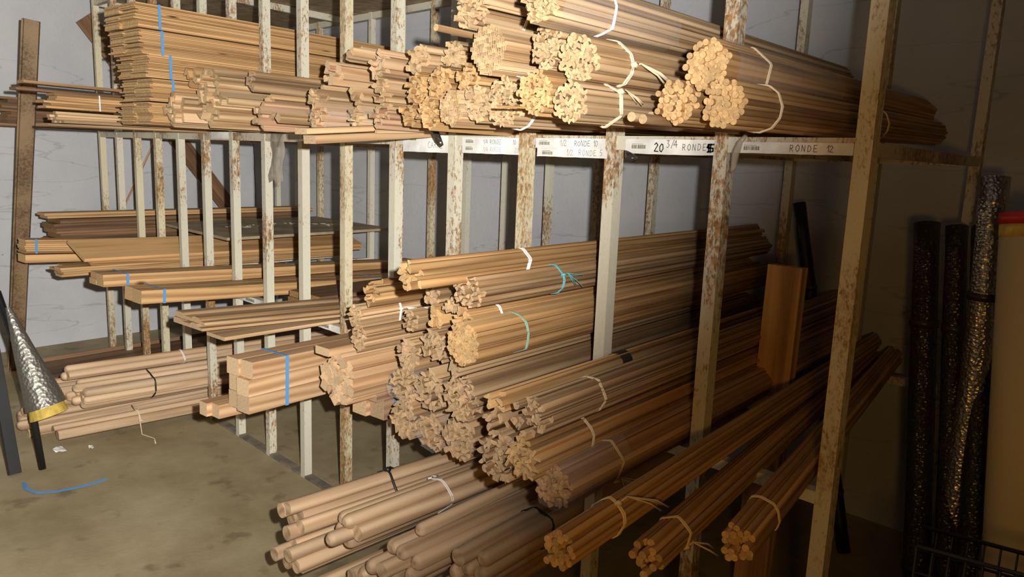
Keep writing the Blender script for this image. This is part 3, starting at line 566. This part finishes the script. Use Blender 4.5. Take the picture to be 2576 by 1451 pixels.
stack('board_stack', 'ragged bundle of thin boards under the wide knotty plank', 'board stack', (-4.47, 1.09, .800), 2, 4, .085, .0125, 1.8, 'a', dirz(-.01), jag=.05)
stack('timber_stack', 'strapped pair of planed timbers with two blue straps, under the wide plank', 'timber stack', (-3.765, 1.06, .852), 2, 2, .075, .0285, 1.98, 'b', dirz(-.045), strap=[(.10, .012, M_blu), (1.05, .012, M_blu)], jag=.004, part='timber')
board('loose_board', 'dark board underneath the strapped pair of planed timbers', (-3.76, 1.42, .788), .14, .045, 1.6, 'd', dirz(-.03))
stack('timber_stack', 'smooth square timbers with a blue strap, jutting below the strapped pair', 'timber stack', (-3.445, 1.11, .822), 2, 1, .085, .060, 1.98, 'b', dirz(-.055), strap=[(.09, .012, M_blu), (1.30, .012, M_blu)], jag=.003, part='timber')
stack('skirting_stack', 'pair of grooved skirting boards with mitred ends, left of the cyan tied bundle', 'skirting', (-2.765, 1.07, .842), 1, 2, .215, .022, 1.95, 't', dirz(-.05), jag=.012, part='skirting_board', prof='skirting')
board('loose_board', 'single pale board lying on the lower rail under the skirting boards', (-2.755, 1.175, .786), .13, .014, 1.8, 'p', dirz(-.01))
stack('beam_stack', 'six large square beams tied with a blue strap in front of the rusty posts', 'beam stack', (-2.447, 1.125, .598), 2, 3, .069, .0605, 1.9, 'n', (-.17, 1, -.02), strap=[(.135, .014, M_blu)], jag=.02, part='beam')
stack('beam_stack', 'pair of small square timbers jutting out left under the strapped beams', 'beam stack', (-2.56, 1.07, .555), 2, 1, .05, .05, 1.9, 'n', (-.10, 1, -.012), jag=.02, part='beam')
stack('beam_stack', 'four short-ended reddish square timbers below the cyan tied bundle', 'beam stack', (-2.19, 1.475, .567), 2, 2, .076, .074, 1.6, 'r', DIR, strap=[(.06, .01, M_blu)], jag=.02, part='beam')
board('loose_board', 'pale squared timber lying on top of the cyan tied bundle', (-2.215, 1.31, .815), .075, .028, 1.7, 'n', DIR)
# filler boards at the back of the middle level
stack('board_stack', 'dim brown boards reaching the back wall behind the rusty posts, middle level', 'board stack', (-3.12, 1.75, .785), 1, 2, .24, .03, 1.3, 'd', DIR)
# dusty sheet lying across the back of the left bays
V = [(-5.08, 1.83, .985), (-4.10, 1.83, .985), (-4.22, 3.03, .985), (-5.2, 3.03, .985)]; V += [(x, y, z+.016) for x, y, z in V]
tag(link('plywood_sheet', mesh('plywood_sheet', V, [[3, 2, 1, 0], [4, 5, 6, 7], [0, 1, 5, 4], [1, 2, 6, 5], [2, 3, 7, 6], [3, 0, 4, 7]], M_grey)), 'dusty brown sheet lying flat behind the left posts, sprinkled with white flakes', 'sheet')
# dark boards on the floor at the left wall
stack('board_stack', 'low stack of dark boards on the floor along the left wall, behind the floor rails', 'board stack', (-5.15, 1.05, 0), 2, 4, .2, .028, 1.95, 'd', DIR, jag=.03)
board('loose_board', 'dark plank standing on edge on the low dark floor stack near the wall', (-5.62, 1.15, .02), .10, .022, 1.9, 'd', DIR, roll=math.radians(80))

# leaning steel channel at the far left
V = []; prof = [(-.043, 0), (.043, 0), (.043, .03), (.034, .03), (.034, .008), (-.034, .008), (-.034, .03), (-.043, .03)]
Lc = 2.25
V = [(x, 0, z) for x, z in prof]+[(x, Lc, z) for x, z in prof]; n = 8
F = [[j, n+j, n+(j+1) % n, (j+1) % n] for j in range(n)]+[list(range(n)), list(range(2*n-1, n-1, -1))]
ch = link('steel_channel', mesh('steel_channel', V, F, STB))
a = Vector((-5.68, 1.09, .0)); b_ = Vector((-5.05, 1.165, 2.14)); y = (b_-a).normalized(); z = (CAM-a); z = (z-y*z.dot(y)).normalized(); z = (z+Vector((.0, -.25, 0))).normalized(); z = (z-y*z.dot(y)).normalized(); x = y.cross(z)
ch.matrix_world = Matrix(((x.x, y.x, z.x, a.x), (x.y, y.y, z.y, a.y), (x.z, y.z, z.z, a.z), (0, 0, 0, 1)))
tag(ch, 'tall brown rusted steel channel leaning at the far left of the rack', 'steel channel')

# ------------------------------------------------------------------ paper labels with handwriting on the shelf rail
GL = {
 'C': [[(.9, .9), (.4, 1), (.05, .6), (.1, .2), (.5, 0), (.95, .1)]],
 'A': [[(0, 0), (.45, 1), (.9, 0)], [(.15, .4), (.75, .4)]],
 'R': [[(.1, 0), (.1, 1), (.65, .95), (.75, .7), (.6, .52), (.1, .48)], [(.35, .5), (.85, 0)]],
 'E': [[(.85, 1), (.12, .97), (.1, 0), (.9, .03)], [(.1, .5), (.7, .52)]],
 'O': [[(.5, 1), (.1, .7), (.08, .3), (.45, 0), (.85, .25), (.9, .7), (.5, 1)]],
 'N': [[(.08, 0), (.12, 1), (.8, 0), (.86, 1)]],
 'D': [[(.1, 0), (.12, 1), (.6, .95), (.9, .55), (.65, .1), (.1, 0)]],
 '0': [[(.45, 1), (.1, .65), (.15, .15), (.5, 0), (.85, .4), (.75, .9), (.45, 1)]],
 '1': [[(.15, .6), (.55, 1), (.5, 0)]],
 '2': [[(.1, .8), (.45, 1), (.8, .75), (.1, .03), (.95, 0)]],
 '3': [[(.1, .95), (.7, 1), (.4, .6), (.8, .35), (.45, 0), (.1, .08)]],
 '4': [[(.7, 0), (.6, 1), (.05, .35), (.95, .4)]],
 '5': [[(.85, 1), (.2, .95), (.15, .55), (.7, .5), (.75, .15), (.1, 0)]],
 '/': [[(.1, -.05), (.8, 1.05)]],
 '-': [[(.1, .5), (.9, .5)]],
}
def ribbon(mb, pts, wd):
    for (x0, z0), (x1, z1) in zip(pts, pts[1:]):
        dx, dz = x1-x0, z1-z0; l = math.hypot(dx, dz) or 1; nx, nz = -dz/l*wd/2, dx/l*wd/2; ex, ez = dx/l*wd*.3, dz/l*wd*.3; k = len(mb.V)
        mb.V += [(x0-nx-ex, 0, z0-nz-ez), (x1-nx+ex, 0, z1-nz+ez), (x1+nx+ex, 0, z1+nz+ez), (x0+nx-ex, 0, z0+nz-ez)]; mb.F.append([k, k+1, k+2, k+3])
def writing(parent, s, x, z, h, m, wd, adv=.78, name='handwriting', y=-.0012):
    mb = MB(); cx = x
    for c in s:
        if c == ' ': cx += h*.55; continue
        j = random.uniform(-.05, .05)*h; hh = h*random.uniform(.92, 1.06)
        for st in GL[c]: ribbon(mb, [(cx+px*h*.66, z+j+pz*hh) for px, pz in st], wd)
        cx += h*adv*(.6 if c in '1/' else 1)
    return link(name, mb.mesh(name, m), parent, (0, y, 0))
def barcode(parent, x, z, wd, ht):
    V = [(x-.006, 0, z-.004), (x+wd+.006, 0, z-.004), (x+wd+.006, 0, z+ht+.006), (x-.006, 0, z+ht+.006)]
    o = link('sticker', mesh('sticker', V, [[0, 1, 2, 3]], plain('sticker_paper', (.74, .72, .62), .6)), parent, (0, -.0012, 0))
    mb = MB(); cx = x
    while cx < x+wd:
        t = random.choice((.0007, .0011, .0016)); mb.V += [(cx, 0, z), (cx+t, 0, z), (cx+t, 0, z+ht), (cx, 0, z+ht)]; k = len(mb.V)-4; mb.F.append([k, k+1, k+2, k+3]); cx += t+random.choice((.0008, .0013))
    k = len(mb.V); mb.V += [(x, 0, z+ht+.002), (x+wd*.8, 0, z+ht+.002), (x+wd*.8, 0, z+ht+.0028), (x, 0, z+ht+.0028)]; mb.F.append([k, k+1, k+2, k+3])
    link('barcode', mb.mesh('barcode', M_inkb), o, (0, -.0004, 0))
def label(lab, x0, x1, z0, z1, y=DF-.0180, wave=.0012, droop=0):
    """a paper strip hung on the rail; local x from its left end, local z from its lower edge"""
    n = 14; V = []; F = []; wd = x1-x0; ht = z1-z0
    for k in range(n+1):
        t = k/n; dz = -droop*math.sin(t*math.pi)+random.uniform(-.0006, .0006)
        for j, zz in enumerate((0, ht*.5, ht)): V.append((wd*t, -(wave*math.sin(t*9)**2)*(1-j/2), zz+dz*(1-j/2)))
    m = len(V); V += [(x, y_+.0005, z) for x, y_, z in V]
    for k in range(n):
        for j in range(2):
            a = k*3+j; F += [[a, a+3, a+4, a+1], [m+a+1, m+a+4, m+a+3, m+a]]
        F.append([k*3, m+k*3, m+k*3+3, k*3+3])
    r = link('paper_label', mesh('paper_label', V, F, M_pap)); r.location = (x0, y, z0); return tag(r, lab, 'label', 'handwritten paper labels on the shelf rail')
l = label('paper label reading CARRE on the shelf rail', -2.268, -2.004, 1.509, 1.567)
writing(l, 'CARRE', .148, .016, .021, M_ink, .0016); barcode(l, .045, .040, .035, .009)
l = label('paper label reading 1/4 RONDE 10 and below it 1/4 RONDE 20', -1.94, -1.662, 1.511, 1.562)
writing(l, '1/4 RONDE', .105, .031, .014, M_ink, .0013); writing(l, '10', .24, .031, .014, M_ink, .0013)
writing(l, '1/4 RONDE', .106, .007, .014, M_inkr, .0011); writing(l, '20', .25, .007, .014, M_inkr, .0011); barcode(l, .02, .033, .036, .009); barcode(l, .02, .010, .036, .009)
l = label('upper paper label reading 1/2 RONDE 10 on the shelf rail', -1.602, -1.326, 1.535, 1.563)
writing(l, '1/2', .098, .006, .017, M_inkr, .0016); writing(l, 'RONDE 10', .155, .006, .0155, M_ink, .0015); barcode(l, .016, .008, .042, .009)
l = label('lower paper label reading 1/2 RONDE 5, hanging under another label', -1.594, -1.326, 1.509, 1.5352, y=DF-.0184)
writing(l, '1/2', .118, .005, .0165, M_inkr, .0014); writing(l, 'RONDE 5', .165, .006, .016, M_ink, .0012, adv=.85); barcode(l, .022, .006, .042, .009)
l = label('paper label reading 20 3/4 RONDE with an inked-over number', -1.266, -.987, 1.526, 1.563, droop=.002)
writing(l, '20', .094, .006, .021, M_inkb, .0028); writing(l, '3/4', .131, .016, .018, M_ink, .0017); writing(l, 'RONDE', .180, .011, .0155, M_ink, .0016, adv=.95); writing(l, '15', .249, .007, .02, M_inkb, .0042); writing(l, '5', .251, .007, .02, M_inkb, .004); barcode(l, .022, .012, .045, .010)
l = label('paper label reading RONDE 12 next to the near rusty post', -.93, -.66, 1.5335, 1.5595, y=DF-.0182)
writing(l, 'RONDE', .128, .006, .0145, M_ink, .0015, adv=.95); writing(l, '12', .212, .006, .0145, M_ink, .0015); barcode(l, .014, .007, .04, .009)
l = label('small blank paper label on the shelf rail at left, under the crown mouldings', -3.91, -3.692, 1.541, 1.5745)
l = label('white printed paper label on the lower rail, under the blue strapped timbers', fx(9)+.03, fx(8)-.05, .745, .772, y=DF-.0172); barcode(l, .1, .008, .09, .011)
l = label('white printed paper label on the lower rail, under the single pale board', fx(7)+.05, fx(6)-.02, .745, .772, y=DF-.0172); barcode(l, .12, .008, .06, .011)

# ------------------------------------------------------------------ films, wires, floor litter
def sheet(name, label_, pts_rows, m, cat):
    V = [p for row in pts_rows for p in row]; n = len(pts_rows[0]); F = []
    for i in range(len(pts_rows)-1):
        for j in range(n-1): F.append([i*n+j, i*n+j+1, (i+1)*n+j+1, (i+1)*n+j])
    o = link(name, mesh(name, V, F, m, smooth=True)); md = o.modifiers.new('thickness', 'SOLIDIFY'); md.thickness = .0008; return tag(o, label_, cat)
rows = []
for i in range(8):
    t = i/7; z = 1.572-t*.225; rows.append([(-3.252+.13*(j/4)*(1-.25*t)+.01*math.sin(5*t+j), DF-.024-.008*math.sin(j*2+i*1.3)-.006*t, z+(.02*math.sin(j*2.2) if i == 7 else 0)) for j in range(5)])
sheet('plastic_strip', 'torn clear plastic film hanging from the shelf rail between two left posts', rows, M_hang, 'plastic film')
def twist(name, label_, pts, r, m, cat='plastic film'):
    o = link(name, MB().tube(pts, r, 6).mesh(name, m, True)); return tag(o, label_, cat)
twist('plastic_twist', 'dark twisted plastic film dangling at the end of the slanting planks', [(-1.975, 1.585, 1.574), (-1.968, 1.575, 1.588), (-1.95, 1.57, 1.57), (-1.935, 1.572, 1.548), (-1.922, 1.575, 1.532)], [.006, .011, .012, .010, .006], M_film)
twist('plastic_twist', 'grey twisted plastic film hanging beside the post right of the inked-over label', [(-.872, 1.60, 1.572), (-.886, 1.60, 1.556), (-.90, 1.61, 1.53), (-.908, 1.62, 1.50), (-.915, 1.625, 1.488)], [.005, .007, .009, .007, .004], M_hang)
twist('plastic_twist', 'scrap of black torn film hanging under the inked-over label', [(-1.255, DF-.03, 1.530), (-1.24, DF-.033, 1.518), (-1.225, DF-.035, 1.512), (-1.21, DF-.034, 1.513)], [.004, .012, .011, .003], M_film)
twist('cable', 'thin dark wire hanging down the wall behind the left posts', [(-6.33, 3.08, 1.56), (-6.335, 3.09, 1.40), (-6.33, 3.085, 1.32), (-6.32, 3.09, 1.15), (-6.31, 3.08, .93)], .0028, M_blk, 'cable')
twist('loose_string', 'pale string trailing from the front floor bundle onto the concrete', [(-4.13, 1.30, .128), (-4.06, 1.31, .10), (-4.04, 1.31, .05), (-3.99, 1.30, .006), (-3.90, 1.33, .004), (-3.83, 1.31, .004)], .0028, M_str, 'string')
def strap_flat(name, label_, pts, wd, m):
    V = []; F = []
    for i, p in enumerate(pts):
        p = Vector(p); a = Vector(pts[max(0, i-1)]); b = Vector(pts[min(len(pts)-1, i+1)]); t = (b-a).normalized(); s = Vector((-t.y, t.x, .12)).normalized()*wd/2
        V += [tuple(p-s), tuple(p+s)]
    for i in range(len(pts)-1): F.append([2*i, 2*i+1, 2*i+3, 2*i+2])
    o = link(name, mesh(name, V, F, m)); md = o.modifiers.new('thickness', 'SOLIDIFY'); md.thickness = .0008; return tag(o, label_, 'strap')
strap_flat('plastic_strap', 'cut blue plastic strap lying on the concrete floor', [(-3.72, .71, .004), (-3.64, .70, .006), (-3.565, .724, .007), (-3.53, .79, .005), (-3.519, .846, .006), (-3.512, .92, .008), (-3.518, .989, .012)], .016, M_blu)
def crumple(name, lab, x, y, s):
    V = []; F = []
    for i in range(4):
        for j in range(4): V.append((x+(i/3-.5)*s*random.uniform(.8, 1.2), y+(j/3-.5)*s*.6*random.uniform(.7, 1.3), .0015+random.uniform(0, .012)))
    for i in range(3):
        for j in range(3): F.append([i*4+j, i*4+j+1, i*4+j+5, i*4+j+4])
    o = link(name, mesh(name, V, F, M_pap)); md = o.modifiers.new('thickness', 'SOLIDIFY'); md.thickness = .0006; tag(o, lab, 'paper scrap')
crumple('paper_scrap', 'larger crumpled white paper scrap on the floor by the left floor pile', -4.02, .925, .07)
crumple('paper_scrap', 'small white paper scrap on the floor right of the larger scrap', -3.97, 1.05, .035)
mb = MB()
for k in range(34):
    cx, cy = random.choice(((-4.72, 2.35), (-4.66, 2.2), (-4.58, 2.15), (-4.75, 2.6), (-4.6, 2.75)))
    x, y = cx+random.gauss(0, .03), cy+random.gauss(0, .05); s = random.uniform(.006, .02); mb.box((x-s, y-s*.7, 1.0012), (x+s, y+s*.7, 1.0026))
o = link('paint_flakes', mb.mesh('paint_flakes', M_wht), kind='stuff'); tag(o, 'white flakes scattered on the dusty brown sheet', 'flakes')
# dark board and foil insulation roll at the left edge
o = board('loose_board', 'black board leaning at the extreme left edge beside the foil roll', (-3.86, .70, .0), .05, .03, 1.5, 'd', (-.30, -.03, 1.0)); o.data = o.data.copy(); o.data.materials.clear(); o.data.materials.append(M_blk); o.data.materials.append(M_blk)
root = empty('insulation_roll', 'rolled silver foil insulation with yellow inside at the left edge', 'insulation roll', (-3.86, .80, .30))
def cone(p0, p1, r0, r1, n=20, turns=1.0, th=0):
    p0, p1 = Vector(p0), Vector(p1); t = (p1-p0).normalized(); u = t.orthogonal().normalized(); v = t.cross(u); V = []; F = []
    m = 9
    for i in range(m):
        p = p0.lerp(p1, i/(m-1)); r = r0+(r1-r0)*i/(m-1)
        for j in range(n):
            a = 2*math.pi*j/n; rr = r*(1+.03*math.sin(3*a+i)); V.append(tuple(p+u*math.cos(a)*rr+v*math.sin(a)*rr))
    for i in range(m-1):
        for j in range(n): F.append([i*n+j, i*n+(j+1) % n, (i+1)*n+(j+1) % n, (i+1)*n+j])
    return V, F, n, m
V, F, n, m = cone((-.10, -.055, .45), (.03, .04, .0), .012, .085)
link('foil_cover', mesh('foil_cover', V, F, M_foil2, smooth=True), root)
V, F, n, m = cone((-.085, -.045, .38), (.039, .048, -.045), .006, .080); F.append([(m-1)*n+j for j in range(n)]); F.append([j for j in range(n)][::-1])
link('foam_core', mesh('foam_core', V, F, M_yel, smooth=False), root)
mb = MB().tube([(-.135, -.085, .52), (-.03, -.02, .17), (.02, .01, -.30)], .016, 8); link('carrier_pole', mb.mesh('carrier_pole', M_blk, True), root)

# ------------------------------------------------------------------ right end: foil wrapped tubes, cream roll, plank, wire bin
def tube_thing(name, lab, p0, p1, r, m, cat, bend=0, cap=None, n=18):
    p0, p1 = Vector(p0), Vector(p1); pts = []
    for i in range(13):
        t = i/12; p = p0.lerp(p1, t); p.x += bend*math.sin(t*math.pi); pts.append(p-p0)
    root = empty(name, lab, cat, p0)
    link('tube', MB().tube(pts, [r*(1+random.uniform(-.05, .05)) for _ in pts], n).mesh('tube', m, True), root)
    for i in (2, 9): 
        q = pts[i]; mb = MB().tube([q+Vector((0, 0, -.012)), q+Vector((0, 0, .012))], r*1.12, n); link('tape', mb.mesh('tape', M_tape, True), root)
    return root
Yp = 2.62
tube_thing('wrapped_tube', 'leftmost dark film wrapped tube standing against the back wall at right', (-.63, 2.55, 0), (-.86, 2.9, 1.33), .042, M_film, 'tube')
tube_thing('wrapped_tube', 'second dark film wrapped tube from the left, at right by the wire bin', (-.545, 2.55, 0), (-.76, 2.88, 1.33), .034, M_film, 'tube')
tube_thing('wrapped_tube', 'third wrapped tube, crinkled film with bright glints, behind the wire bin', (-.475, 2.5, 0), (-.67, 2.85, 1.34), .040, M_film, 'tube', .01)
tube_thing('foil_tube', 'tall crumpled silver foil tube leaning right, between dark tubes and the cream roll', (-.60, 2.62, .0), (-.645, 2.78, 1.50), .042, M_foil, 'tube', .02)
tube_thing('foil_tube', 'narrow silver foil tube touching the left side of the cream roll', (-.42, 2.38, 0), (-.47, 2.55, 1.15), .030, M_foil, 'tube')
root = empty('cream_roll', 'tall cream roll with a red ring and yellow band at its top, right picture edge', 'roll', (-.30, 2.26, 0))
link('roll_body', MB().tube([(0, 0, 0), (-.070, .055, .69), (-.138, .11, 1.378)], .085, 28).mesh('roll_body', M_pvc, True), root)
link('yellow_band', MB().tube([(-.135, .1075, 1.35), (-.138, .110, 1.382)], .0865, 28).mesh('yellow_band', M_yel, True), root)
link('red_cap', MB().tube([(-.138, .110, 1.382), (-.141, .1125, 1.412)], .088, 28).mesh('red_cap', M_red, True), root)
board('upright_plank', 'brown plank standing upright behind the dowel bundles, between two right posts', (-1.075, 2.30, .0), .115, .045, 1.195, 'a', (0, .03, 1), cat='plank')
tube_thing('dark_tube', 'thin dark pipe leaning at the back wall behind the near rusty post', (-1.02, 2.95, 0), (-1.42, 3.1, 1.36), .026, M_blk, 'tube')
# wire bin
root = empty('wire_bin', 'shallow black wire bin with dark cloth inside, lower right corner', 'bin', (0, 0, 0))
x0, x1, y0, y1, zt = 0, .50, 0, .10, .775
root.location = (-.405, 1.565, 0); root.rotation_euler = (0, 0, math.radians(12))
def wire(name, pts, r=.003, closed=False): link(name, MB().tube(pts, r, 6, closed).mesh(name, M_blk, True), root)
wire('rim_wire', [(x0, y0, zt), (x1, y0, zt), (x1, y1, zt), (x0, y1, zt)], .0045, True)
for z in (zt-.055, zt-.14, zt-.3, zt-.5, .02): wire('side_wire', [(x0, y0, z), (x1, y0, z), (x1, y1, z), (x0, y1, z)], .003, True)
k = 0
while x0+.028*k <= x1: wire('upright_wire', [(x0+.028*k, y0, .02), (x0+.028*k, y0, zt)], .003); wire('upright_wire', [(x0+.028*k, y1, .02), (x0+.028*k, y1, zt)], .0022); k += 1
for k in range(1, 4): wire('upright_wire', [(x0, y0+.025*k, .02), (x0, y0+.025*k, zt)], .0022)
for sx in (x0, x1):
    for sy in (y0, y1): wire('foot', [(sx, sy, 0), (sx, sy, .03)], .008)
# folded cloth inside the bin
bm = bmesh.new(); bmesh.ops.create_grid(bm, x_segments=14, y_segments=10, size=.5)
for v in bm.verts: v.co = Vector((.25+v.co.x*.48, .05+v.co.y*.085, .65+.025*math.sin(v.co.x*13)*math.cos(v.co.y*9)+random.uniform(-.006, .006)))
me = bpy.data.meshes.new('cloth'); bm.to_mesh(me); bm.free(); me.materials.append(M_dkb); me.polygons.foreach_set('use_smooth', [True]*len(me.polygons))
o = link('folded_cloth', me); o.location = (-.405, 1.565, 0); o.rotation_euler = (0, 0, math.radians(12)); md = o.modifiers.new('thickness', 'SOLIDIFY'); md.thickness = .5; md.offset = -1; tag(o, 'dark blue cloth filling the black wire bin', 'cloth')
